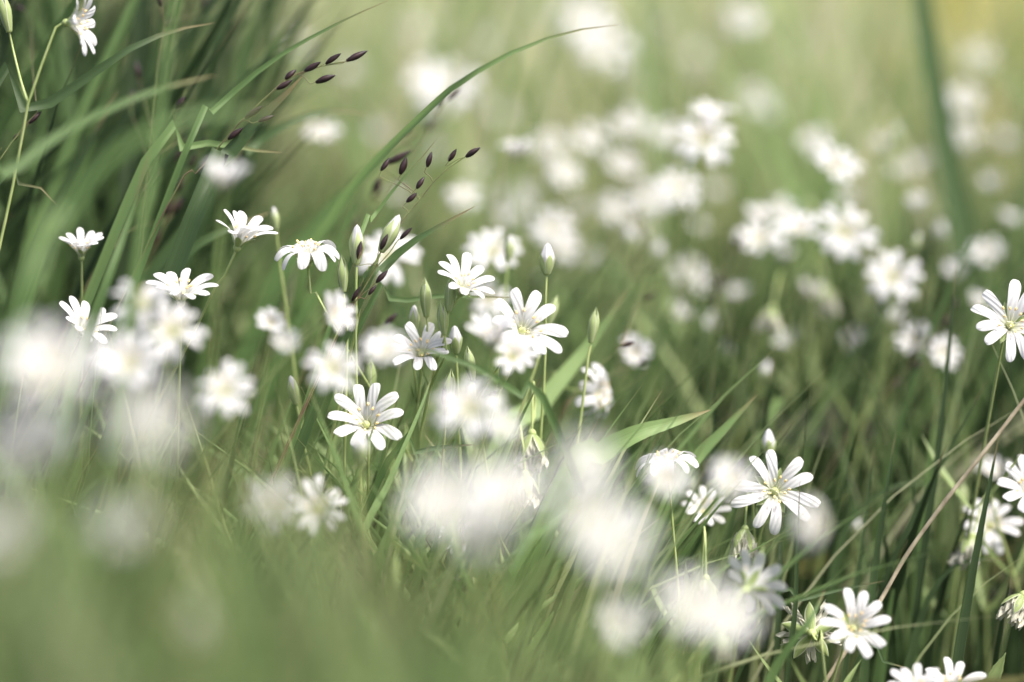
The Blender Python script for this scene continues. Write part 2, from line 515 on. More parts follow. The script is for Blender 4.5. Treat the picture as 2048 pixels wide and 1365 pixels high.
def sepal_mesh(a0, a1, L=0.0078, W=0.0027):
    mb = MB()
    n = 9
    R, Z = 0.0007, -0.0003
    rows, uvs = [], []
    for i in range(n + 1):
        v = i / n
        e = math.radians(a0 + (a1 - a0) * v)
        hw = W * 0.5 * (0.45 + 1.9 * v * (1 - v * 0.55)) * max(0.04, 1 - v ** 3)
        rows.append([Vector((R - (0.25 * hw * (x * x)) * math.sin(e), x * hw, Z + 0.5 * hw * x * x * math.cos(e))) for x in (-1, -0.5, 0, 0.5, 1)])
        uvs.append([(0.5 + x * 0.5, v) for x in (-1, -0.5, 0, 0.5, 1)])
        R += math.cos(e) * L / n; Z += math.sin(e) * L / n
    mb.grid(rows, uvs, 0, 0.5)
    return mb.build('sepal', [M_SEPAL])


PROF = {'open': (60, 6, 58, 18), 'reflex': (74, -62, 48, 10), 'cup': (70, 24, 66, 35), 'flat': (42, -14, 40, 0), 'funnel': (70, 46, 70, 48)}
PETALS = {k: [petal_mesh(p[0] + random.uniform(-4, 4), p[1] + random.uniform(-9, 9), 10 * i + 3) for i in range(4)] for k, p in PROF.items()}
SEPALS = {k: sepal_mesh(p[2], p[3]) for k, p in PROF.items()}
PETALS['wilt'] = [petal_mesh(48 + 6 * i, 118 - 12 * i, 40 + i, L=0.0125, wilt=True, wscale=1.5) for i in range(4)]
SEPALS['wilt'] = sepal_mesh(38, 92, L=0.0095, W=0.0034)
PETALS['star'] = [petal_mesh(30, 10, 60 + i, L=0.0105, wilt=True) for i in range(3)]
SEPALS['star'] = sepal_mesh(25, 5, L=0.0088, W=0.0034)


def lathe(mb, prof, seg=12, mat=0, tint=0.5, c=(0, 0, 0), M=None, rmod=None):
    rows, uvs = [], []
    for i, (r, z) in enumerate(prof):
        row, ur = [], []
        for j in range(seg):
            a = 2 * math.pi * j / seg
            rr = r * (rmod(a, z) if rmod else 1)
            p = Vector((c[0] + rr * math.cos(a), c[1] + rr * math.sin(a), c[2] + z))
            row.append(M @ p if M else p)
            ur.append((j / seg, i / (len(prof) - 1)))
        rows.append(row); uvs.append(ur)
    mb.grid(rows, uvs, mat, tint, closed=True)


def head_mesh():
    mb = MB()
    lathe(mb, [(0.00001, -0.0016), (0.0007, -0.0014), (0.0013, -0.0006), (0.0015, 0.0002), (0.0011, 0.0009), (0.00001, 0.0010)], 12, 0)
    lathe(mb, [(0.00001, 0.0006), (0.0010, 0.0009), (0.0013, 0.0019), (0.0009, 0.0030), (0.00001, 0.0034)], 12, 1)
    for k in range(3):
        a = 2.1 * k + 0.3
        pts = catmull([(0.0003 * math.cos(a), 0.0003 * math.sin(a), 0.0031), (0.0009 * math.cos(a), 0.0009 * math.sin(a), 0.0052), (0.0021 * math.cos(a), 0.0021 * math.sin(a), 0.0064)], 5)
        tube(mb, pts, 0.00016, 0.00010, 5, 2)
    return mb.build('flower_head', [M_STEM, M_OVARY, M_FILAMENT])


def stamen_mesh(spread, L, mb=None, rot=0.0):
    own = mb is None
    mb = mb or MB()
    c, s = math.cos(rot), math.sin(rot)
    q = [(0.0011, 0.001), (0.0016 + spread * 0.25, L * 0.5), (0.0018 + spread, L)]
    pts = catmull([(r * c, r * s, z) for r, z in q], 5)
    tube(mb, pts, 0.00014, 0.00009, 5, 0)
    e = Vector(pts[-1])
    M = Matrix.Translation(e) @ Matrix.Rotation(rot, 4, 'Z') @ Matrix.Rotation(0.9, 4, 'Y')
    lathe(mb, [(0.00001, -0.0007), (0.00033, -0.00045), (0.00042, 0), (0.00033, 0.00045), (0.00001, 0.0007)], 7, 1, M=M)
    return mb.build('stamen', [M_FILAMENT, M_ANTHER]) if own else None


HEAD = head_mesh()
STAMEN = [stamen_mesh(0.0010, 0.0072), stamen_mesh(0.0022, 0.0060), stamen_mesh(0.0030, 0.0066)]
_mb = MB()
for k in range(10): stamen_mesh(0.001 + 0.0018 * (k % 3) / 2, 0.006 + 0.0012 * (k % 2), _mb, 2 * math.pi * k / 10 + 0.2)
STAMENS = _mb.build('stamens', [M_FILAMENT, M_ANTHER])


def bud_meshes(white, fat=1.0, wrap=0.62):
    """closed bud: five green sepals wrapped round a white core"""
    H = 0.0105
    prof = lambda v: 0.0021 * fat * (math.sin(math.pi * min(1, v * 0.62 + 0.12)) ** 0.8) * (1 - 0.75 * max(0, v - 0.55) / 0.45) ** (0.8)
    mc = MB()
    top = 1.0 if white else 0.86
    rows = [(max(0.00002, prof(v) * (0.9 if not white else 1.0) * (0.97 if v < 0.9 else max(0.0, 1 - ((v - 0.9) / 0.1) ** 2) ** 0.5)), v * H * top) for v in [i / 12 for i in range(13)]]
    lathe(mc, rows, 14, 0, rmod=lambda a, z: 1 + 0.05 * math.cos(5 * a + z * 300))
    core = mc.build('petal_tip', [M_PETAL])
    ms = MB()
    hl = wrap if white else 1.0
    for k in range(5):
        rr, uu = [], []
        for i in range(11):
            v = i / 10
            vv = v * hl
            R = prof(vv) * 1.06 + 0.0001 * (k % 2)
            half = 0.78 * (1 - v ** 2.6) + 0.04
            if not white and vv > 0.85: R *= max(0.12, 1 - (vv - 0.85) / 0.16)
            rr.append([Vector((R * math.cos(a), R * math.sin(a), vv * H * (1.0 if white else 1.06))) for a in [2 * math.pi * k / 5 + half * x for x in (-1, -0.5, 0, 0.5, 1)]])
            uu.append([(0.5 + 0.5 * x, v) for x in (-1, -0.5, 0, 0.5, 1)])
        ms.grid(rr, uu, 0, 0.2 + 0.15 * k)
    lathe(ms, [(0.00001, -0.0006), (0.0009, -0.0003), (prof(0.02) * 1.02, 0.0004)], 10, 1)
    return ms.build('bud', [M_BUD, M_STEM]), core


BUD_GREEN = bud_meshes(False, 0.8)
BUD_WHITE = bud_meshes(True, 0.95, 0.84)
BUD_FAT = bud_meshes(True, 1.25)


def leaf_mesh(L, W, curl):
    mb = MB()
    pts = [Vector((L * v * math.cos(curl * v), 0, L * v * math.sin(curl * v))) for v in [i / 8 for i in range(9)]]
    ribbon(mb, pts, W, face=Vector((-0.25, 0, 1)), fold=0.35, tint=0.5, prof=lambda v: (0.25 + 2.6 * v * (1 - v)) * (1 - v ** 4) + 0.02)
    return mb.build('leaf', [M_LEAF])


LEAVES = [leaf_mesh(0.030, 0.0034, 0.35), leaf_mesh(0.024, 0.0030, -0.2), leaf_mesh(0.038, 0.0036, 0.15)]
BRACT = leaf_mesh(0.009, 0.0018, 0.2)


def orient(n, spin):
    q = n.to_track_quat('Z', 'Y')
    return q @ Quaternion((0, 0, 1), spin)


def put_head(root, rootpos, pos, n, spin, var, size, hero, drop=()):
    fh = link('flower_head', HEAD, root, pos - rootpos, orient(n, spin))
    fh.scale = (size,) * 3
    for k in range(5):
        a = 2 * math.pi * k / 5
        if k not in drop:
            q = Quaternion((0, 0, 1), a + random.uniform(-0.09, 0.09)) @ Quaternion((0, 1, 0), random.uniform(-0.13, 0.13)) @ Quaternion((1, 0, 0), random.uniform(-0.12, 0.12))
            pt = link('petal', random.choice(PETALS[var]), fh, (0, 0, 0), q)
            z = random.uniform(.9, 1.07)
            pt.scale = (z, random.uniform(.88, 1.06), z)
        q = Quaternion((0, 0, 1), a + math.pi / 5 + random.uniform(-0.06, 0.06)) @ Quaternion((0, 1, 0), random.uniform(-0.08, 0.08))
        link('sepal', SEPALS[var], fh, (0, 0, 0), q)
    if var not in ('wilt', 'star'):
        if hero:
            for k in range(10):
                link('stamen', STAMEN[(k * 7 + random.randrange(2)) % 3], fh, (0, 0, 0), Quaternion((0, 0, 1), 2 * math.pi * k / 10 + random.uniform(-0.15, 0.15)))
        else:
            link('stamens', STAMENS, fh, (0, 0, 0), Quaternion((0, 0, 1), random.random()))
    return fh


def put_bud(root, rootpos, pos, n, kind, size):
    me, core = {'g': BUD_GREEN, 'w': BUD_WHITE, 'f': BUD_FAT}[kind]
    b = link('bud', me, root, pos - rootpos, orient(n, random.random() * 6))
    b.scale = (size,) * 3
    link('petal_tip', core, b)
    return b


def plant(label, px, py, d, n, var='open', spin=None, size=1.0, hero=False, via=(), buds=(), leaves=1, group='white stitchwort flowers', drop=(), lean=0.0, cat='flower'):
    """one flowering stem: Empty on the ground > stem, leaf, flower_head (> petal, sepal, stamen), bud (> petal_tip)"""
    size *= 0.80 if d > 1.37 else 0.70 if d > 1.15 else 0.86 if d > 0.97 else 1.0 if d > 0.78 else 0.72
    nw = cdir(n)
    pos = P(px, py, d)
    pts = [pos - nw * 0.001 * size, pos - nw * 0.010 * size]
    if nw.z < 0.0:                                            # a nodding head: the stalk arches over
        side = Vector((nw.x, nw.y, 0)); side = side.normalized() * 0.006 if side.length > 0.1 else Vector((0.006, 0, 0))
        pts.append(pts[-1] + Vector((0, 0, 0.006)) - side)
        pts.append(pts[-1] - side * 1.2 - Vector((0, 0, 0.012)))
    for v in via: pts.append(P(*v))
    last = pts[-1]
    dirn = pts[-1] - pts[-2]
    hx = dirn.x / max(0.004, abs(dirn.z)) if dirn.z < 0 else 0.0
    hy = dirn.y / max(0.004, abs(dirn.z)) if dirn.z < 0 else 0.0
    hx = max(-0.75, min(0.75, hx)); hy = max(-0.3, min(0.3, hy))
    rp = Vector((last.x + hx * last.z * 0.6 + lean + random.uniform(-0.012, 0.012), last.y + hy * last.z * 0.6 + random.uniform(-0.012, 0.012), 0.0))
    mid = last.lerp(rp, 0.5) + Vector((hx * last.z * 0.18, hy * last.z * 0.15, 0))
    pts += [mid, rp - Vector((0, 0, 0.006))]
    root = bpy.data.objects.new('stitchwort_flower' if var != 'bud' else 'stitchwort_bud', None)
    root.empty_display_size = 0.01
    root.location = rp
    COL.objects.link(root)
    tag(root, label, cat, group)
    cur = catmull(pts, 22)
    mb = MB()
    tube(mb, cur, 0.00042 * (0.6 + 0.4 * size), 0.0008, 7)
    joins = []
    for b in buds:
        bp = P(b[0], b[1], b[2]); bn = cdir(b[3])
        ji = min(range(3, 18), key=lambda i: abs((bp - cur[i]).length - 0.026) + 0.3 * max(0, cur[i].z - bp.z))
        tube(mb, catmull([bp, bp - bn * 0.007, cur[ji].lerp(bp, 0.35) - Vector((0, 0, 0.002)), cur[ji]], 9), 0.00036, 0.0005, 6)
        joins.append(ji)
    link('stem', mb.build('stem', [M_STEM], origin=rp), root)
    if var == 'bud':
        put_bud(root, rp, pos, nw, spin or 'w', size)
    else:
        put_head(root, rp, pos, nw, random.random() * 6 if spin is None else spin, var, size, hero)
    for b, ji in zip(buds, joins):
        put_bud(root, rp, P(b[0], b[1], b[2]), cdir(b[3]), b[4], b[5] if len(b) > 5 else 1.0)
        for s in (0, 1):
            link('leaf', BRACT, root, cur[ji] - rp, Quaternion((0, 0, 1), s * math.pi + 0.6) @ Quaternion((0, 1, 0), -1.0))
    for k in range(leaves):
        i = 9 + k * 4
        a = random.random() * math.pi
        for s in (0, 1):
            q = Quaternion((0, 0, 1), a + s * math.pi) @ Quaternion((0, 1, 0), random.uniform(-0.9, -0.5))
            link('leaf', random.choice(LEAVES), root, cur[i] - rp, q)
    return root


def budplant(label, px, py, d, n=(0.05, 1, 0.1), kind='w', size=1.0, **kw):
    kw.setdefault('leaves', 1)
    return plant(label, px, py, d, n, var='bud', spin=kind, size=size, group='stitchwort buds', cat='flower bud', **kw)


def wilted(label, px, py, d, n=(0.05, -1, 0.2), var='wilt', **kw):
    r = plant(label, px, py, d, n, var=var, group='wilted stitchwort flowers', cat='wilted flower', **kw)
    r.name = 'wilted_flower'
    return r


# ------------------------------------------------------------------ the sharp flowers
plant('crisp blossom tilted right on a leaning bare stem, left of the arched-petal blossom', 474, 496, .85, (.34, .86, .32), 'cup', 0.35, 1.03, True, via=[(440, 560, .852), (400, 640, .86)])
plant('crisp side-view blossom with arched-back petals, just left of the two dark-spotted buds', 616, 528, .85, (-.02, .93, .36), 'reflex', 1.2, 1.08, True, via=[(628, 585, .85), (660, 640, .855)])
plant('small cup-shaped white blossom low before the dark clump, level with the arched-petal blossom', 163, 516, .87, (.06, .88, .42), 'cup', 0.1, .80, True)
plant('upright fan of white petals over green sepals, directly upper left of the down-curling sharp blossom', 920, 588, .85, (.38, .70, .60), 'open', 2.55, .95, True, via=[(897, 625, .852), (880, 690, .86)],
      buds=[(897, 622, .852, (.1, 1, .1), 'g', 1.15), (888, 668, .853, (-.1, 1, .15), 'g', 1.1)])
plant('large sharp blossom with petals curling down rightwards, beside the lone bud stalk', 1040, 668, .842, (.30, .42, .86), 'open', 0.75, 1.15, True)
plant('sharp white blossom crossed by a blurred grass blade in the middle cluster', 842, 716, .862, (.04, .66, .75), 'open', 1.05, .95, True,
      buds=[(853, 632, .862, (-.04, 1, .1), 'g', 1.25), (826, 668, .868, (.05, 1, .1), 'w', 1.0)])
plant('wide sharp blossom with two raised petals, above a pale blurred bud', 733, 856, .85, (0, .52, .85), 'open', .32, 1.12, True,
      buds=[(742, 790, .875, (0, 1, 0), 'g', 1.2)])
plant('wide-open white blossom facing the viewer, a closed bud rising behind it', 1548, 985, .862, (.03, .22, .97), 'flat', .62, 1.12, True,
      buds=[(1537, 915, .885, (0, 1, 0), 'f', 1.0)])
plant('small starry blossom with bright orange anthers, lower left of the wide-open one', 1408, 1032, .90, (.05, .62, .78), 'open', .1, .78, True)
plant('white blossom cut by the right edge, high above the dry twig', 2018, 655, .85, (.0, .38, .92), 'flat', 1.1, 1.1, True)
plant('white blossom low down in front of the dry twig, hiding part of a withered star', 1704, 1260, .818, (.06, .40, .9), 'open', .3, .95, True)
plant('white blossom turned away showing its green back, above the bright haze at lower right', 1492, 1180, .79, (.38, .30, -.6), 'open', .25, 1.0, True)
plant('white blossom seen edge-on with thin drooping petals, right of the pointed light green blade', 1335, 946, .85, (-.12, .95, .26), 'reflex', .5, 1.0, True)
plant('white blossom split by a green blade, below the small cup-shaped blossom', 160, 672, .86, (.42, .62, .66), 'cup', .9, .95, True)
plant('half-veiled white blossom with long right petals, under the leaning tilted blossom', 362, 606, .845, (.08, .86, .5), 'open', .2, 1.0, True)
plant('sideways white blossom with drooping petals, left of the two pale brown spikelets', 1178, 786, .925, (.72, -.12, .5), 'reflex', .4, 1.0, True)
plant('nodding white blossom showing long green sepals, in the top left corner', 132, 46, .83, (.86, -.02, .2), 'open', .2, .95, True, via=[(112, 60, .83), (62, 185, .83), (30, 350, .835)], leaves=0,
      buds=[(18, 62, .86, (-.2, 1, .1), 'g', 1.3)])
plant('white petals glimpsed through the big bright foreground blur', 915, 1090, .86, (0, .6, .8), 'open', .5, .7, True)
plant('pale petals half lost in green haze, left of the big bright blur', 635, 1022, .765, (.1, .5, .85), 'flat', .5, 1.0, True)
plant('white blossom crossed by a tall dark blade, above the crumpled flower at the right edge', 1978, 1055, .93, (0, .52, .85), 'flat', 1.0, .85, True)
plant('flat white blossom seen from the side near the right edge, above the blade-crossed one', 1990, 962, 1.0, (0, .9, .42), 'open', .3, .85, True)
plant('sliver of a white blossom cut off by the right edge beside the twig-side flowers', 2058, 990, .88, (-.1, .5, .8), 'open', .3, 1.0, True)
plant('white blossom sinking below the bottom edge right of the dry twig', 1900, 1390, .82, (.05, .8, .5), 'open', .1, .9, True)
plant('second white blossom at the bottom edge, left of the sinking one', 1835, 1398, .80, (-.1, .9, .4), 'open', .8, .8, True)

# ------------------------------------------------------------------ slightly soft flowers behind
S = 'softly blurred white blossom'
plant('soft white blossom behind a white-tipped bud, above the fan-shaped sharp blossom', 985, 512, 1.0, (0, .62, .78), 'flat', .3, 1.05)
plant('soft wide blossom behind the two dark-spotted buds', 775, 520, .985, (.1, .55, .82), 'flat', .9, 1.15)
plant('soft white blossom hanging low behind the fan-shaped blossom', 975, 600, 1.0, (.2, .3, .9), 'flat', .2, .8)
plant('soft five-rayed white blossom with a yellow heart, lowest of the right-hand group', 1782, 562, 1.04, (.0, .45, .88), 'flat', .25, 1.1)
plant('soft white blossom with a long lower petal, rightmost in the row of three', 1688, 470, 1.06, (.06, .35, .92), 'flat', 1.0, 1.2)
plant('soft white blossom in the middle of the row of three', 1596, 472, 1.08, (0, .75, .62), 'open', .2, .95)
plant('soft white blossom at the left end of the row of three, above another', 1518, 492, 1.1, (0, .7, .68), 'open', .5, 1.0)
plant('soft white cone-shaped blossom stacked on the left end of the row of three', 1520, 452, 1.12, (.05, .9, .35), 'cup', .5, .9)
plant('soft pale blossom above the middle of the row of three', 1565, 432, 1.2, (0, .6, .75), 'open', .6, .9)
plant('lower blossom of the stacked white pair against the light meadow', 1410, 286, 1.06, (-.05, .5, .85), 'flat', .2, 1.15)
plant('upper blossom of the stacked white pair against the light meadow', 1418, 252, 1.07, (.05, .93, .33), 'open', .6, 1.1)
plant('heart-shaped soft white blossom on a thin dark stalk, right of the arching blade', 1034, 322, 1.07, (0, .92, .25), 'cup', .0, .95)
plant('soft white blossom alone on the right, left of the tall dark blurred blade', 1665, 345, 1.1, (.2, .62, .72), 'open', .7, 1.1)
plant('big soft double blossom in the centre right, largest of the pale cluster', 1352, 388, 1.17, (.05, .65, .75), 'flat', .5, 1.3)
plant('blurred blossom tucked left under the big double blossom', 1300, 402, 1.22, (0, .5, .85), 'flat', .4, 1.0)
plant('blurred tall blossom above left of the big double blossom', 1245, 342, 1.27, (.1, .6, .8), 'open', .4, 1.1)
plant('round blurred creamy blossom below the arching blade tip, upper left in the pale cluster', 1180, 284, 1.3, (0, .5, .85), 'flat', .4, 1.1)
plant('blurred blossom at the top of the pale cluster', 1255, 256, 1.32, (0, .6, .8), 'flat', .1, 1.15)
plant('blurred faint blossom just left of the stacked white pair', 1332, 272, 1.34, (0, .5, .8), 'flat', .1, 1.05)
plant('round blurred blossom lowest in the pale cluster', 1230, 422, 1.22, (0, .4, .9), 'flat', .5, 1.0)
plant('oval blurred blossom left in the pale cluster, above the tall white patch', 1130, 354, 1.2, (.1, .5, .8), 'flat', .5, .95)
plant('blurred white blossom right of the dark spikelets, above the sharp pointed blade', 930, 404, 1.16, (0, .75, .6), 'flat', .5, 1.0)
plant('upper blossom of the tall white patch behind the lone bud', 1104, 462, 1.15, (0, .4, .9), 'flat', .5, .95)
plant('lower blossom of the tall white patch behind the lone bud', 1124, 500, 1.16, (.1, .4, .9), 'flat', .1, .95)
plant('creamy faint blossom between the arching blade and the pale cluster', 1030, 408, 1.45, (0, .5, .85), 'flat', .1, 1.0)
plant('faint blossom touching the right of the heart-shaped one', 1098, 296, 1.4, (0, .5, .85), 'flat', .1, .95)
plant('soft blossom below the upper dark spikelets', 645, 282, 1.12, (0, .8, .55), 'open', .1, .85)
plant('middle blossom of the large bright patch behind the arching blade', 905, 178, 1.38, (0, .5, .85), 'flat', .1, 1.56)
plant('left blossom of the large bright patch behind the arching blade', 858, 172, 1.42, (0, .5, .85), 'flat', .7, 1.44)
plant('lower blossom of the large bright patch behind the arching blade', 880, 208, 1.4, (0, .5, .85), 'flat', .4, 1.25)
plant('far blossom right at the tip of the arching blade', 1166, 50, 1.5, (0, .5, .85), 'flat', .4, 1.75)
plant('far blossom just under the tip of the arching blade', 1214, 106, 1.48, (0, .5, .85), 'flat', .1, 1.56)
plant('far lone blossom at the top, between the blade tip and the tall dark blurred blade', 1487, 46, 1.55, (0, .5, .85), 'flat', .1, 1.15)
plant('left of two merged far blossoms above the single soft blossom on the right', 1500, 206, 1.6, (0, .5, .85), 'flat', .1, 1.1)
plant('right of two merged far blossoms above the single soft blossom on the right', 1552, 216, 1.66, (0, .5, .85), 'flat', .3, 1.1)
plant('upper of two creamy blossoms beyond the tall dark blurred blade', 1926, 202, 1.42, (0, .5, .85), 'flat', .3, 1.0)
plant('lower of two creamy blossoms beyond the tall dark blurred blade', 1930, 274, 1.36, (0, .5, .85), 'flat', .9, .95)
plant('faint creamy blossom in the yellow light at the upper right', 1956, 118, 1.7, (0, .5, .85), 'flat', .9, 1.0)
plant('faint grey-white blossom peeking behind the single soft blossom on the right', 1626, 288, 1.32, (0, .5, .85), 'flat', .9, .95)
plant('small soft blossom right of the tall dark blurred blade, at its lower end', 1970, 514, 1.15, (0, .6, .8), 'open', .9, .8)
plant('narrow soft blossom touching the left side of the tall dark blurred blade', 1832, 424, 1.17, (0, .85, .5), 'funnel', .9, .85)
plant('pale soft blossom low behind the thin dark blades, left of two', 1835, 690, 1.05, (-.3, .5, .8), 'open', .9, .8)
plant('pale soft blossom low behind the thin dark blades, right of two', 1880, 712, 1.04, (.3, .4, .8), 'open', .9, .75)
plant('soft cream blossom low on the right, under the five-rayed one', 1705, 690, 1.14, (0, .4, .9), 'funnel', .9, .8)
plant('soft white blossom right behind a small brown spikelet', 1266, 712, 1.02, (.2, .4, .9), 'cup', .9, .75)
plant('pale long blurred blossom in the centre of the green meadow', 1372, 560, 1.3, (.4, .5, .7), 'flat', .9, 1.25)

for px, py, d, z in [(1010, 440, 1.35, .9), (1060, 395, 1.5, .9), (960, 345, 1.5, .9), (1160, 420, 1.35, .8), (1290, 470, 1.3, .8), (1190, 520, 1.25, .7), (1090, 560, 1.2, .6),
                     (1400, 455, 1.35, .8), (1430, 380, 1.5, .9), (870, 300, 1.5, .9), (800, 395, 1.3, .8), (760, 270, 1.5, 1.), (1000, 230, 1.7, 1.1), (700, 150, 1.7, 1.2), (590, 90, 1.8, 1.1)]:
    plant('small faint blurred blossom sprinkled in the pale centre of the far meadow', px, py, d, (random.uniform(-.4, .4), random.uniform(.4, .9), .7), random.choice(['flat', 'open', 'cup']), None, z * .72, group='faint blossoms in the pale centre')
for px, py, d, z in [(1750, 300, 1.3, .8), (1800, 360, 1.3, .9), (1700, 410, 1.25, .8), (1850, 340, 1.4, .9), (1990, 380, 1.3, .9), (2010, 450, 1.2, .8), (1620, 600, 1.15, .8), (1480, 600, 1.2, .8),
                     (1590, 700, 1.12, .8), (1780, 650, 1.12, .7), (1950, 620, 1.1, .7), (1440, 660, 1.15, .8), (1560, 520, 1.2, .8), (1350, 640, 1.12, .7), (1920, 560, 1.15, .8), (2000, 300, 1.5, 1.)]:
    plant('small pale closed flower blurred among the green blades at the right', px, py, d, (random.uniform(-.5, .5), random.uniform(.5, .9), .4), random.choice(['funnel', 'cup', 'cup']), None, z, group='pale closed flowers at the right')
for px, py, d, z in [(1060, 40, 2.1, 1.5), (960, 90, 2.0, 1.3), (1330, 60, 2.2, 1.4), (1400, 130, 2.0, 1.3), (1290, 160, 1.9, 1.2), (1600, 100, 2.1, 1.4), (1680, 40, 2.3, 1.5), (1720, 170, 2., 1.3), (1800, 90, 2.2, 1.4), (840, 60, 2.1, 1.4)]:
    plant('ghostly cream blossom dissolving in the haze along the top', px, py, d, (random.uniform(-.4, .4), random.uniform(.3, .7), .8), 'flat', None, z, group='ghostly cream blossoms along the top')

# ------------------------------------------------------------------ blurred flowers in front
plant('left blossom of the big bright foreground blur', 895, 1018, .53, (-.1, .6, .8), 'open', .3, 1.05)
plant('upper right blossom of the big bright foreground blur', 1010, 1010, .53, (.1, .7, .7), 'open', .8, 1.0)
plant('lowest blossom of the big bright foreground blur', 965, 1078, .54, (0, .5, .85), 'open', .1, .9)
plant('upper blossom of the bright blur right of the biggest one', 1190, 1045, .55, (0, .5, .85), 'flat', .1, 1.0)
plant('lower blossom of the bright blur right of the biggest one', 1232, 1100, .54, (0, .4, .9), 'flat', .5, .85)
plant('large blurred blossom with a warm yellow centre at the left edge', 108, 765, .52, (0, .7, .7), 'open', .5, 1.3)
plant('large blurred blossom below the warm-centred one at the left edge', 60, 905, .53, (0, .6, .8), 'open', .2, 1.05)
plant('star-shaped blurred blossom right of the warm-centred one', 262, 738, .68, (.0, .55, .82), 'open', .3, 1.1)
plant('grey-white faint blur below the star-shaped blurred blossom', 300, 850, .47, (0, .5, .8), 'flat', .2, .8)
plant('dim round blossom sunk in the dark green lower left', 250, 1075, .47, (0, .6, .7), 'cup', .2, .75)
plant('dim blossom cut by the left edge at the lower left', 0, 1085, .45, (0, .6, .7), 'cup', .2, .7)
plant('bright blurred blossom in the centre, above the hanging wilted bells', 940, 826, .69, (-.1, .6, .8), 'flat', .2, 1.05)
plant('smaller blurred blossom touching the right of the bright central blur', 1004, 858, .68, (.2, .5, .8), 'flat', .6, .55)
plant('blurred blossom left of the blade-crossed sharp one', 772, 716, .705, (0, .7, .7), 'open', .6, .85)
plant('blurred tilted blossom above the wide sharp blossom with raised petals', 664, 742, .725, (.2, .4, .85), 'flat', .1, .85)
plant('thin blurred blossom under the stem of the arched-petal blossom', 652, 640, .765, (.7, .4, .5), 'cup', .1, .9)
plant('upright soft blossom left of the down-curling sharp blossom', 985, 702, .762, (.05, .85, .45), 'funnel', .1, 1.25)
plant('soft blossom under the down-curling sharp blossom', 1022, 720, .775, (.25, .5, .8), 'open', .1, .9)
plant('faint ragged blossom over the left part of the hazy grass', 452, 790, .715, (0, .6, .8), 'flat', .1, .95)
plant('upper ragged pale blossom beside the half-veiled one', 292, 620, .715, (-.2, .75, .6), 'flat', .4, 1.1)
plant('lower ragged pale blossom beside the half-veiled one', 345, 668, .725, (.1, .5, .8), 'flat', .9, 1.0)
plant('pale blurred blossom low at left of the half-lost petals', 545, 1015, .64, (.1, .5, .85), 'flat', .9, .8)
plant('blurred blossom hiding the base of the edge-on one', 1330, 966, .67, (.1, .6, .8), 'open', .9, .75)
plant('dim blurred blossom between the small starry blossom and the wide-open one', 1460, 972, .665, (.1, .6, .8), 'open', .3, .8)
plant('left part of the white haze under the small starry blossom', 1385, 1215, .56, (.1, .5, .85), 'flat', .3, .9)
plant('right part of the white haze under the small starry blossom', 1452, 1242, .6, (.1, .5, .85), 'flat', .7, .85)
plant('dim blurred blossom left of the white haze near the bottom', 1240, 1252, .62, (.1, .5, .85), 'open', .7, .75)
plant('faint whitish blur above the two bright foreground blurs', 1172, 930, .53, (.1, .5, .85), 'flat', .7, .65)
plant('greenish faint blossom left of the soft tilted one in the middle', 540, 652, .77, (.1, .4, .85), 'cup', .7, .6)
plant('tiny pale blossom over the haze left of the blurred tilted one', 570, 690, .715, (.1, .4, .85), 'cup', .2, .5)
plant('long pale drooping blur right under the wide-open blossom', 1610, 1048, .615, (.7, .1, .6), 'reflex', .2, .8)
plant('elongated cream blur at the right end of the dark grass clump', 446, 384, .69, (.1, .9, .4), 'funnel', .2, .9)
plant('shadowy petal blur at the bottom left', 395, 1262, .46, (.3, .5, .6), 'cup', .2, .5)

# ------------------------------------------------------------------ buds
budplant('lone white-tipped bud on a tall straight stalk, right of the sharp cluster', 1093, 548, .862, (.04, 1, .05), 'f', 1.05, via=[(1091, 640, .865), (1088, 760, .87)], leaves=0)
budplant('soft white-tipped bud in front of the soft blossom, left of the lone bud', 1016, 522, .925, (.1, 1, .05), 'w', .95)
budplant('bud with a dark spikelet across it, left of two', 713, 527, .848, (.02, 1, .05), 'w', 1.3, via=[(713, 640, .85), (712, 740, .855)])
budplant('bud with a dark spikelet across it, right of two and showing its white tip', 763, 502, .848, (.45, .9, .05), 'w', 1.35, via=[(730, 560, .85), (715, 640, .852)])
budplant('slim green bud at the left of the dark spikelets', 687, 582, .85, (-.05, 1, .05), 'g', 1.15, via=[(695, 625, .85)])
budplant('small white-tipped bud low on the left of the wide sharp blossom', 592, 808, .87, (-.2, 1, .1), 'w', 1.0)
budplant('small pale bud above the arched-petal blossom', 552, 458, .91, (-.1, 1, .1), 'w', .8)
budplant('single green bud on the broad pale blade right of the centre', 1182, 684, .872, (.15, 1, .05), 'g', 1.15)
budplant('green bud peeking over the down-curling sharp blossom', 1096, 652, .89, (.3, 1, .05), 'g', 1.1)
budplant('pale blunt bud right of the blade-crossed sharp blossom', 912, 706, .865, (-.05, 1, .2), 'f', .95)
budplant('slim green bud in the shade near the right edge', 1924, 1022, .95, (0, 1, .05), 'g', 1.1)
budplant('pale pointed bud just above the broad dark leaf at the lower right', 1921, 1304, .85, (.05, 1, .05), 'w', .8)
budplant('small soft white bud high on the right, left of the tall dark blurred blade', 1791, 296, 1.12, (.05, 1, .05), 'w', 1.25)
budplant('soft bud touching the top right of the five-rayed blossom', 1826, 506, 1.04, (.3, 1, .05), 'w', 1.0)
budplant('soft yellowish bud beside the lower end of the tall dark blurred blade', 1876, 490, 1.14, (.1, .9, .3), 'f', 1.3)
budplant('soft yellow-green bud above the row of three blossoms', 1622, 446, 1.12, (-.1, 1, .1), 'g', 1.4)
budplant('left of two soft buds beside faint spikelets in the centre right', 1262, 500, 1.12, (-.1, 1, .1), 'f', 1.3)
budplant('right of two soft buds beside faint spikelets in the centre right', 1308, 530, 1.12, (.3, 1, .1), 'f', 1.3)
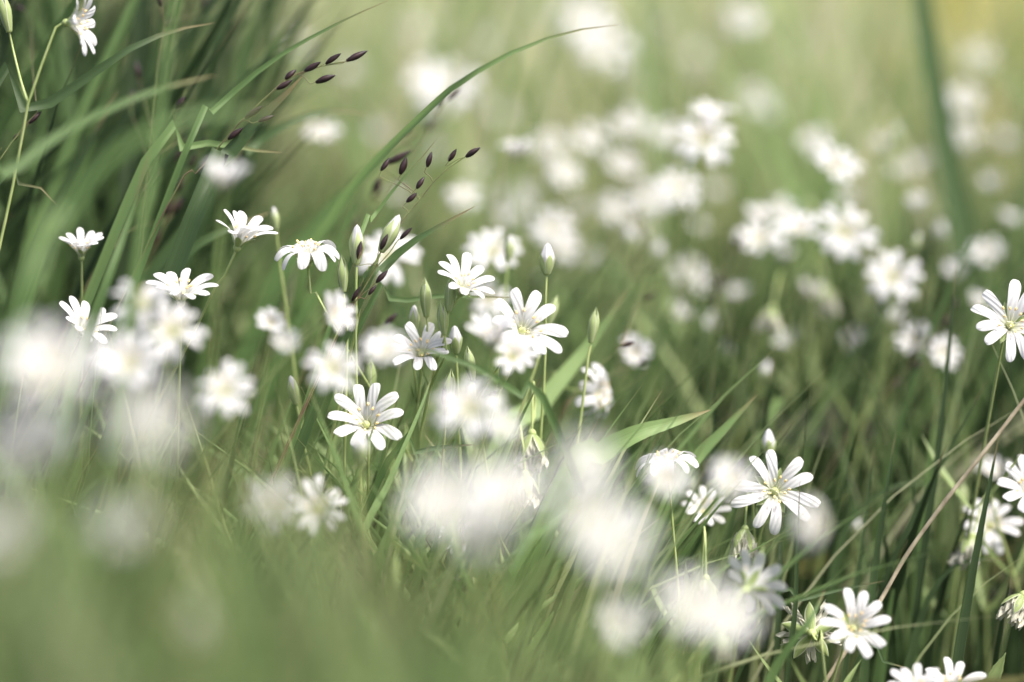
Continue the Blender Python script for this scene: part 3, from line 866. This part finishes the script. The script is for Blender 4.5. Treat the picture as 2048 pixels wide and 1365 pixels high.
budplant('pale soft bud low among the green blades right of centre', 1522, 764, 1.03, (.3, .9, .1), 'f', 1.05)
budplant('round dim bud left of the pale soft bud right of centre', 1452, 728, 1.1, (0, 1, .1), 'f', 1.15)
budplant('blurred fat bud directly under the wide sharp blossom', 722, 926, .75, (0, 1, .15), 'f', 1.25)
budplant('green bud in the knot of stems below the sharp cluster, left one', 945, 760, .85, (-.15, 1, .1), 'g', 1.1)
budplant('green bud in the knot of stems below the sharp cluster, right one', 1000, 775, .848, (.3, 1, .1), 'g', 1.2)
budplant('green bud in the knot of stems below the sharp cluster, lowest one', 895, 812, .856, (.1, 1, .1), 'g', 1.2)
budplant('dim greenish bud in the shade under the wide-open blossom', 1710, 1075, 1.0, (0, 1, .1), 'f', 1.0)

# ------------------------------------------------------------------ wilted flowers
wilted('pale wilted bell with curled petal tips, upper of two hanging under the central blur', 1064, 868, .868, (-.02, -1, .12), size=1.15, via=[(1050, 900, .87)])
wilted('wilted bell hanging at the top of the bright foreground blur, lower of two', 1050, 950, .862, (.06, -1, .1), size=1.05)
wilted('plump green closed flower hanging under the wide-open blossom', 1490, 1058, .862, (-.08, -1, .1), size=.95)
wilted('crumpled cream flower crossed by the tall dark blade at the right edge', 1945, 1075, .905, (-.3, -.9, .2), size=1.05)
wilted('withered five-pointed star seen from behind, left of the blossom at the twig', 1624, 1268, .85, (-.05, .12, -.98), var='star', size=1.2, hero=True)
wilted('withered flower seen through green haze, under the big bright foreground blur', 945, 1128, .84, (-.3, -.9, .2), size=.9)
wilted('drooping withered bell faintly seen at the bottom centre', 738, 1228, .80, (0, -1, .1), size=1.0)
wilted('drooping withered flower in the white haze under the small starry blossom', 1412, 1158, .83, (0, -.95, .2), size=1.05)
wilted('drooping withered bell at the bottom, left of the thin dark stems', 1442, 1275, .74, (.1, -.95, .2), size=.9)
wilted('withered flower cut by the right edge in the lower dark', 2046, 1190, .86, (-.5, -.8, .1), size=1.0)
wilted('soft nodding withered flower in the right middle, leftmost of the nodding ones', 1545, 618, 1.04, (-.2, -.8, .4), size=1.2)
wilted('soft round withered head right of the nodding leftmost one', 1652, 580, 1.08, (.1, -.9, .4), size=1.15)

# ------------------------------------------------------------------ single grass blades one can tell apart
def blade(label, pts, width_px, tint, face=(0.1, 0.25, 1), fold=0.3, twist=0.0, root=True, n=34, prof=None, taper=0.75):
    w3 = [P(*p) for p in pts]
    shown = sum((a - b).length for a, b in zip(w3, w3[1:]))
    dm = sum(p[2] for p in pts) / len(pts)
    if root and w3[0].z > 0:
        dr = w3[0] - w3[1]
        k = min(0.6, math.hypot(dr.x, dr.y) / max(1e-4, abs(dr.z)))
        h = Vector((dr.x, dr.y, 0)); h = h.normalized() if h.length > 1e-6 else Vector((0, 0, 0))
        w3.insert(0, Vector((w3[0].x, w3[0].y, 0)) + h * (w3[0].z * k * 0.7) - Vector((0, 0, 0.004)))
    base = w3[0].copy()
    mb = MB()
    if prof is None:
        whole = sum((a - b).length for a, b in zip(w3, w3[1:]))
        prof = lambda v: min(1.0, 0.45 + 2.2 * v) * min(1.0, (1 - v) * whole / (taper * shown) + 0.0) ** 0.75
    ribbon(mb, catmull(w3, n), width_px * K * dm, face=cdir(face), fold=fold, twist=twist, tint=tint, prof=prof)
    o = link('grass_blade', mb.build('grass_blade', [M_GRASS], origin=base), loc=base)
    return tag(o, label, 'grass blade', 'single grass blades')


blade('sharp blue-green veined blade under the upper dark spikelets', [(385, 440, .85), (450, 320, .85), (520, 238, .85), (575, 185, .85), (608, 148, .85)], 40, .24, twist=.3)
blade('long thin arching blade rising past the upper dark spikelets to the top edge', [(360, 330, .86), (410, 240, .86), (490, 165, .86), (570, 105, .86), (690, 40, .86), (785, -2, .86)], 13, .45)
blade('broad arching blade crossing the bright patch with its tip far right', [(590, 620, .98), (670, 430, .93), (750, 325, .89), (840, 235, .85), (920, 165, .83), (1040, 98, .83), (1150, 62, .83), (1238, 50, .83)], 27, .58)
blade('thin upright blade left of the lower dark spikelets', [(690, 560, .85), (745, 440, .85), (795, 370, .85), (840, 320, .85), (876, 275, .85)], 9, .55)
blade('sharp pointed blade starting at the dark spikelets and ending right of them', [(700, 640, .85), (760, 545, .85), (815, 492, .85), (880, 452, .85), (952, 412, .85)], 22, .32, twist=.2)
blade('thin curved blade running level behind the fan-shaped sharp blossom', [(720, 650, .87), (790, 608, .87), (880, 592, .87), (960, 594, .87), (1035, 596, .87)], 12, .40)
blade('tall dark blurred blade on the right', [(1975, 760, 1.2), (1935, 500, 1.2), (1892, 300, 1.2), (1862, 120, 1.2), (1838, -40, 1.2), (1800, -260, 1.2)], 72, .32, prof=lambda v: (1 - 0.5 * v) * max(0, 1 - v ** 9) ** .7)
blade('light green pointed blade with its tip left of the dark grass', [(1120, 985, .84), (1205, 905, .84), (1275, 866, .84), (1345, 845, .845), (1422, 820, .85)], 48, .72)
blade('narrow light blade right of the light green pointed one', [(1340, 1000, .88), (1390, 920, .88), (1445, 862, .88), (1515, 788, .88)], 28, .7)
blade('fine dark upright blade between the two light pointed blades', [(1424, 980, .93), (1425, 850, .93), (1428, 728, .93)], 9, .12)
blade('broad pale blade slanting up through the middle right of the sharp cluster', [(985, 930, .91), (1080, 810, .92), (1170, 700, .93), (1215, 640, .93), (1257, 576, .93)], 42, .76)
blade('broad dark upright blade in the clump at the upper left', [(255, 480, 1.0), (262, 330, 1.0), (270, 190, 1.0), (292, -60, 1.0), (320, -220, 1.0)], 48, .10, prof=lambda v: (1 - .2 * v) * max(0, 1 - v ** 9) ** .7)
blade('pale blurred upright blade in front of the clump', [(270, 560, .70), (300, 400, .70), (318, 240, .70), (336, 110, .70), (358, -40, .70), (385, -180, .70)], 28, .55, prof=lambda v: (1 - .4 * v) * max(0, 1 - v ** 9) ** .7)
blade('blue-green slanted blade crossing the clump at the upper left', [(-60, 250, .86), (60, 226, .86), (150, 172, .86), (270, 92, .86), (370, 56, .87), (430, 46, .87)], 24, .25)
blade('big soft blade sweeping right in front of the clump', [(40, 620, .62), (110, 460, .62), (200, 335, .62), (320, 250, .62), (470, 222, .63), (640, 238, .64)], 36, .50)
blade('soft pointed blade rising through the clump to a pale tip', [(-90, 480, .74), (20, 350, .74), (130, 262, .75), (290, 188, .76), (432, 150, .78)], 26, .42)
blade('wide dark blade at the left edge above the warm-centred blur', [(-60, 800, .93), (20, 630, .93), (90, 460, .93), (160, 320, .93), (236, 180, .93)], 38, .16)
blade('wide veined blade leaning right behind the half-veiled blossom', [(170, 800, .92), (270, 600, .92), (360, 470, .92), (430, 380, .92), (520, 240, .92)], 34, .28)
blade('dark blade leaning right beside the tilted blossom', [(300, 700, .9), (355, 530, .9), (430, 470, .9), (540, 425, .91)], 30, .30)
blade('pale soft blade dividing the split blossom on the left', [(120, 900, .78), (170, 690, .79), (215, 560, .79), (262, 430, .80), (300, 300, .8)], 26, .42)
blade('thin bent blade at the left edge, curling down in the clump', [(-40, 440, .86), (30, 372, .86), (75, 372, .86), (115, 412, .86)], 10, .28)
blade('broad blurred dark blade rising at the top of the clump', [(340, 520, 1.1), (380, 330, 1.1), (420, 170, 1.1), (478, -60, 1.1), (530, -210, 1.1)], 48, .2, prof=lambda v: (1 - .3 * v) * max(0, 1 - v ** 9) ** .7)
blade('short yellowing blade pointing right under the sharp veined blade', [(270, 370, .87), (370, 296, .87), (440, 288, .87), (500, 300, .87), (568, 306, .87)], 20, .6)
blade('blurred pale blade slanting behind the lower dark spikelets', [(520, 640, 1.0), (620, 470, 1.0), (720, 360, 1.0), (850, 250, 1.0)], 40, .48)
blade('second blurred pale blade behind the lower dark spikelets', [(560, 720, .98), (650, 560, .98), (700, 430, .98), (742, 330, .98)], 26, .50)
blade('blue-green blade bending right below the upper dark spikelets', [(420, 400, .93), (500, 300, .93), (580, 245, .93), (660, 222, .94), (740, 230, .95)], 22, .30)
# right-hand dark grass
blade('sharp dark blade crossing the crumpled flower at the right edge', [(1905, 1400, .84), (1930, 1230, .84), (1950, 1120, .84), (1975, 990, .84), (1998, 872, .84)], 22, .14)
blade('tall thin dark blade between the dry twig and the dim bud', [(1845, 1120, .90), (1872, 940, .90), (1890, 780, .90), (1902, 650, .90), (1912, 526, .90)], 15, .12)
blade('thin dark blade leaning right across the twig', [(1760, 1190, .9), (1840, 1010, .9), (1910, 880, .9), (1975, 760, .9)], 12, .16)
blade('upright dark green blade left of the dry twig', [(1730, 1330, .88), (1748, 1150, .88), (1770, 1000, .88), (1792, 862, .88)], 18, .26)
blade('second upright dark green blade left of the dry twig', [(1690, 1340, .9), (1720, 1120, .9), (1738, 980, .9), (1748, 900, .9)], 14, .24)
blade('long dark stem-like blade under the wide-open blossom', [(1548, 1420, .88), (1556, 1260, .88), (1560, 1130, .885), (1562, 1010, .89)], 16, .10, prof=lambda v: (1 - .3 * v) * max(0, 1 - v ** 9) ** .7)
blade('dark upright blade right of the long stem-like one', [(1575, 1360, .84), (1590, 1220, .84), (1594, 1100, .84), (1600, 960, .84)], 11, .16)
blade('blue-green blade arching level behind the dry twig', [(1655, 1230, .95), (1680, 1090, .95), (1730, 1010, .95), (1810, 968, .95), (1915, 972, .96)], 15, .27)
blade('blue-green blade arching right below the crumpled flower', [(1800, 1420, .9), (1838, 1250, .9), (1880, 1160, .9), (1935, 1122, .9), (2010, 1120, .9)], 18, .28)
blade('thin blue-green blade lying level between the lower right blossoms', [(1540, 1213, .86), (1600, 1200, .86), (1680, 1180, .87), (1770, 1162, .87)], 9, .27)
blade('tiny blue-green blade lying near the bottom right of the twig', [(1720, 1318, .84), (1770, 1325, .84), (1820, 1338, .84)], 8, .25)
blade('wide blue-green blade bending behind the dark gap', [(1770, 1400, 1.0), (1800, 1200, 1.0), (1840, 1030, 1.0), (1900, 950, 1.0), (1925, 900, 1.0)], 26, .27)
blade('dim slanting blade left of the dark gap', [(1760, 1240, 1.0), (1720, 1060, 1.0), (1690, 930, 1.0), (1660, 820, 1.0)], 24, .30)
blade('thin blade with its tip at the dead leaf', [(1480, 1000, .9), (1530, 920, .9), (1588, 842, .9)], 9, .27)
blade('thin light blade behind the wide-open blossom', [(1530, 860, 1.0), (1560, 810, 1.0), (1590, 758, 1.0)], 15, .6)
blade('bright green blade at the bottom below the plump hanging flower', [(1520, 1440, .8), (1555, 1330, .8), (1620, 1240, .8), (1650, 1180, .81)], 20, .45)
blade('grey-green slanting blade low in front of the sharp stems', [(1010, 1190, .74), (1100, 1050, .75), (1200, 960, .77)], 16, .5)
blade('soft band-like blade lying across the blade-crossed sharp blossom', [(1110, 850, .82), (1040, 790, .81), (960, 738, .80), (900, 716, .80), (840, 698, .80), (772, 704, .80)], 17, .4)
blade('slim pale blade leaning between the wide sharp blossom and the central blur', [(700, 1150, .83), (780, 960, .84), (840, 820, .85), (872, 730, .86)], 14, .62)
blade('flat blade lying right of the fat blurred bud', [(770, 935, .85), (830, 905, .85), (900, 893, .85), (960, 890, .85)], 13, .4)

# ------------------------------------------------------------------ melick seed heads
def spikelet_mesh(L, R, pale):
    mb = MB()
    prof = [(0.00001, 0), (R * .45, L * .1), (R * .85, L * .28), (R, L * .45), (R * .85, L * .66), (R * .45, L * .86), (R * .12, L * .97), (0.00001, L)]
    lathe(mb, prof, 12, 0, rmod=lambda a, z: 1 - 0.22 * abs(math.sin(a)) + (0.10 if abs(math.sin(a)) > .85 else 0))
    # outer glume: a boat-shaped scale over one side
    rows, uvs = [], []
    for i in range(8):
        v = i / 7
        z = L * (0.02 + 0.86 * v)
        rr = R * 1.10 * math.sin(math.pi * min(1, 0.12 + 0.8 * v)) ** 0.8 * (1 - .25 * v)
        hw = 0.95 * (1 - v ** 2.5) + 0.03
        rows.append([Vector((rr * math.cos(a), rr * math.sin(a) * .85, z)) for a in [hw * x + .5 for x in (-1, -.5, 0, .5, 1)]])
        uvs.append([(x * .5 + .5, v) for x in (-1, -.5, 0, .5, 1)])
    mb.grid(rows, uvs, 1 if pale else 0)
    return mb.build('spikelet', [M_SPIKE, M_SPIKE_PALE])


SPIKES = [spikelet_mesh(.0066, .00125, False), spikelet_mesh(.0066, .0013, True), spikelet_mesh(.0058, .0012, False)]


def melick(label, stem, spikes):
    """stem: pixel points base -> tip; spikes: (base px, py, tip px, py[, d])"""
    w3 = [P(*p) for p in stem]
    dr = w3[0] - w3[1]
    k = min(0.5, math.hypot(dr.x, dr.y) / max(1e-4, abs(dr.z)))
    h = Vector((dr.x, dr.y, 0)); h = h.normalized() if h.length > 1e-6 else Vector((0, 0, 0))
    rp = Vector((w3[0].x, w3[0].y, 0)) + h * (max(0, w3[0].z) * k)
    w3.insert(0, rp - Vector((0, 0, .004)))
    cur = catmull(w3, 40)
    root = bpy.data.objects.new('melick_seed_head', None)
    root.empty_display_size = .01
    root.location = rp
    COL.objects.link(root)
    tag(root, label, 'grass seed head', 'dark melick grass seed heads')
    mb = MB()
    tube(mb, cur, .0006, .00016, 6)
    for s in spikes:
        d = s[4] if len(s) > 4 else stem[-1][2]
        b, t = P(s[0], s[1], d), P(s[2], s[3], d)
        n = (t - b).normalized()
        cand = [c for c in cur[8:]]
        j = min(cand, key=lambda c: abs((c - b).length - .006) + .6 * max(0, c.z - b.z + .001))
        tube(mb, catmull([b, b - n * .002, j.lerp(b, .4), j], 7), .00013, .00016, 5)
        sp = link('spikelet', random.choice(SPIKES), root, b - rp, orient((n + FWD * random.uniform(-.2, .2)).normalized(), random.random() * 6))
        sc = 1.02 * (t - b).length / .0066
        sp.scale = (max(.75, min(1.15, sc * .92)) * random.uniform(.85, 1.05),) * 2 + (sc * random.uniform(.9, 1.08),)
    link('stem', mb.build('stem', [M_STALK], origin=rp), root)
    return root


melick('upper dark seed head with sharp purple spikelets spread right above the veined blade', [(300, 480, .86), (400, 340, .855), (500, 225, .85), (590, 150, .85), (690, 124, .85)],
       [(692, 123, 733, 102), (650, 128, 684, 107), (609, 144, 643, 124), (630, 165, 671, 151), (569, 159, 598, 134), (553, 180, 588, 158), (516, 243, 548, 231, .848), (455, 279, 490, 254), (490, 237, 527, 212)])
melick('sharp seed head rising from the dark-spotted buds to two spikelets right of the arching blade', [(690, 640, .85), (730, 560, .85), (790, 460, .85), (840, 400, .85), (880, 350, .85), (930, 315, .85)],
       [(930, 314, 963, 294), (897, 324, 914, 297), (853, 335, 865, 300), (832, 378, 852, 350), (813, 406, 838, 382), (801, 350, 816, 306), (762, 343, 781, 313), (772, 330, 822, 302, .9)])
melick('sharp seed head lying over the two buds, lowest of the dark ones', [(650, 720, .845), (690, 640, .845), (720, 590, .845), (760, 525, .845), (785, 500, .845), (798, 478, .845)],
       [(799, 479, 824, 456), (760, 500, 775, 470, .842), (715, 520, 723, 482, .842), (751, 566, 777, 540), (736, 590, 757, 566), (703, 604, 720, 575), (685, 640, 697, 608), (690, 655, 704, 620, .848)])
melick('soft seed head with brown spikelets against the large bright patch', [(690, 560, .93), (770, 400, .93), (840, 290, .93), (880, 215, .93), (915, 180, .93)],
       [(895, 200, 922, 176), (874, 215, 887, 192), (808, 272, 828, 242), (850, 262, 880, 234, 1.0), (745, 380, 764, 352)])
melick('seed head of scattered dark spikelets in the left clump', [(150, 620, .9), (240, 480, .9), (330, 280, .89), (352, 230, .88), (372, 180, .88)],
       [(352, 220, 374, 188), (300, 262, 312, 232, .92), (262, 210, 268, 178, .95), (395, 262, 412, 238, .95), (278, 160, 272, 120, .95), (330, 330, 400, 280, .95), (345, 430, 366, 392, .95)])
melick('seed head with two dark spikelets at the left edge', [(-60, 420, .86), (0, 320, .86), (50, 250, .86), (75, 225, .86)],
       [(58, 248, 82, 222), (26, 282, 40, 264, .87), (52, 22, 20, 8, .95)])
melick('seed head with dark spikelets hanging from the top edge', [(300, 300, .9), (318, 120, .9), (330, 40, .9), (322, 10, .9)],
       [(322, 14, 316, -14), (335, 55, 345, 30, .95), (410, 20, 412, -14, 1.0)])
melick('seed head of four small brown spikelets right of the sharp cluster', [(1090, 900, .91), (1150, 790, .91), (1200, 735, .91), (1240, 695, .91)],
       [(1240, 694, 1270, 684, .9), (1276, 728, 1298, 722, .96), (1172, 760, 1196, 744, .96), (1286, 600, 1312, 588, .97), (1298, 548, 1314, 526, 1.0)])
melick('blurred seed head along a slanting stem between the dry twig and the right-hand blossoms', [(1680, 900, .98), (1760, 800, .98), (1830, 715, .98), (1880, 650, .98), (1912, 600, .98)],
       [(1785, 778, 1802, 757), (1820, 740, 1846, 722), (1850, 695, 1868, 672), (1885, 655, 1900, 632), (1908, 618, 1916, 596)])
melick('dim upright seed head with dark spikelets left of the row of three blossoms', [(1420, 760, 1.05), (1430, 650, 1.05), (1440, 580, 1.05), (1470, 490, 1.05)],
       [(1436, 582, 1442, 540), (1430, 615, 1438, 575), (1474, 498, 1482, 462), (1270, 545, 1282, 500, 1.15), (1290, 490, 1278, 455, 1.15)])
melick('single dark spikelet standing in the knot of stems below the sharp cluster', [(880, 960, .845), (888, 880, .845), (889, 815, .845)],
       [(889, 813, 888, 777, .843), (975, 790, 1002, 782, .85)])

melick('blurred string of brown spikelets running down left from the sharp veined blade', [(290, 540, .95), (335, 440, .95), (375, 345, .95), (405, 290, .95), (418, 262, .95)],
       [(402, 300, 416, 270), (378, 338, 394, 308), (352, 388, 368, 354), (330, 436, 346, 398), (304, 492, 318, 458)])
melick('blurred string of brown spikelets slanting down behind the arched-petal blossom', [(540, 680, .98), (600, 590, .98), (660, 510, .98), (720, 430, .98), (775, 340, .98)],
       [(744, 398, 764, 366), (702, 462, 718, 436), (652, 520, 670, 490), (604, 586, 620, 560), (770, 650, 800, 622, .9)])

# ------------------------------------------------------------------ twig, leaves, insect
tp = [P(1572, 1495, .855), P(1650, 1365, .855), P(1688, 1307, .855), P(1755, 1211, .855), P(1816, 1106, .855), P(1897, 994, .852), P(1978, 892, .85), P(2055, 792, .85)]
tp.insert(0, Vector((tp[0].x - .015, tp[0].y, -.004)))
mb = MB()
tube(mb, catmull(tp, 48), .00085, .0007, 9, rf=lambda v: 1 + .35 * math.exp(-((v - .45) / .012) ** 2) + .25 * math.exp(-((v - .78) / .012) ** 2) + .06 * math.sin(v * 60))
tag(link('dry_twig', mb.build('dry_twig', [M_TWIG], origin=tp[0]), loc=tp[0]), 'thin dry brown twig slanting up to the right edge through dark grass', 'twig')


def broad_leaf(name, label, pts, width_px, mat, face, fold=.25, curl=.0, cat='leaf'):
    w3 = [P(*p) for p in pts]
    dm = sum(p[2] for p in pts) / len(pts)
    mb = MB()
    c = catmull(w3, 18)
    ribbon(mb, c, width_px * K * dm, face=cdir(face), fold=fold, twist=curl, nu=8, prof=lambda v: (.12 + 3.3 * v * (1 - v)) * (1 + .07 * math.sin(v * 40)) * (1 - v ** 6))
    me = mb.build(name, [mat], origin=w3[0])
    lf = link(name, me, loc=w3[0])
    sol = lf.modifiers.new('thickness', 'SOLIDIFY'); sol.thickness = .0003
    return tag(lf, label, cat)


broad_leaf('dead_leaf', 'blurred grey-brown dead leaf lying behind the dark grass, right of centre', [(1560, 880, 1.08), (1680, 850, 1.1), (1780, 835, 1.12), (1880, 850, 1.14)], 150, M_DEADLEAF, (0, .8, .6))
broad_leaf('dead_leaf', 'smaller dark dead leaf lying just above the wide-open blossom', [(1420, 850, 1.12), (1500, 830, 1.13), (1600, 850, 1.14)], 80, M_DEADLEAF, (0, .85, .5))
broad_leaf('broad_leaf', 'broad olive leaf cut by the right edge, beside the crumpled flower', [(1985, 1150, .98), (2040, 1130, .98), (2110, 1110, .98), (2180, 1120, .98)], 150, M_OLIVE, (0, .4, .9))
broad_leaf('broad_leaf', 'broad blurred olive leaf lying along the bottom right corner', [(1740, 1445, .76), (1840, 1405, .76), (1940, 1380, .76), (2080, 1350, .76)], 55, M_OLIVE, (0, .6, .8))
broad_leaf('dead_leaf', 'small grey dead leaf above the bottom right corner', [(1960, 1200, 1.0), (2020, 1190, 1.0), (2090, 1180, 1.0)], 60, M_DEADLEAF, (0, .8, .6))
broad_leaf('broad_leaf', 'small pointed green leaf at the bottom right corner', [(1960, 1400, .84), (1985, 1360, .84), (2000, 1330, .84), (2012, 1306, .84)], 26, M_LEAF, (0, .2, 1))

broad_leaf('broad_leaf', 'low broad dark leaf in the black gap behind the dry twig', [(1740, 1130, 1.08), (1800, 1090, 1.1), (1870, 1075, 1.12), (1940, 1090, 1.13)], 110, M_OLIVE, (0, .85, .5))
broad_leaf('broad_leaf', 'low broad dark leaf under the dead leaf, left of the upright dark blades', [(1580, 1010, 1.12), (1640, 980, 1.14), (1700, 975, 1.16), (1760, 990, 1.17)], 110, M_OLIVE, (.1, .85, .5))
broad_leaf('broad_leaf', 'low dark leaf between the wide-open blossom and the withered star', [(1600, 1150, 1.0), (1650, 1120, 1.02), (1700, 1110, 1.04)], 80, M_OLIVE, (-.1, .85, .5))
ip = P(1546, 936, .87)
mb = MB()
lathe(mb, [(0.00001, -.0022), (.0008, -.0016), (.0011, -.0004), (.0009, .0006), (.0007, .001), (.0009, .0015), (.0006, .0021), (.00001, .0024)], 10, 0)
for s in (-1, 1):
    rows, uvs = [], []
    for i in range(6):
        v = i / 5
        rows.append([Vector((s * (.0006 + .0006 * v + x * .0008 * math.sin(math.pi * (.15 + .8 * v))), .0009 + .0002 * v, .001 - v * .0042)) for x in (-1, 0, 1)])
        uvs.append([(x * .5 + .5, v) for x in (-1, 0, 1)])
    mb.grid(rows, uvs, 0)
    for k in range(3):
        tube(mb, catmull([(s * .0006, 0, .0004 * k), (s * .0016, -.0006, .0006 * k), (s * .0021, -.0016, .0008 * k - .0003)], 4), .0001, .00006, 4)
tag(link('insect', mb.build('insect', [M_FLY]), loc=ip, quat=orient(cdir((-.15, 1, .2)), .4)), 'tiny dark insect between the upper petals of the wide-open blossom', 'insect')
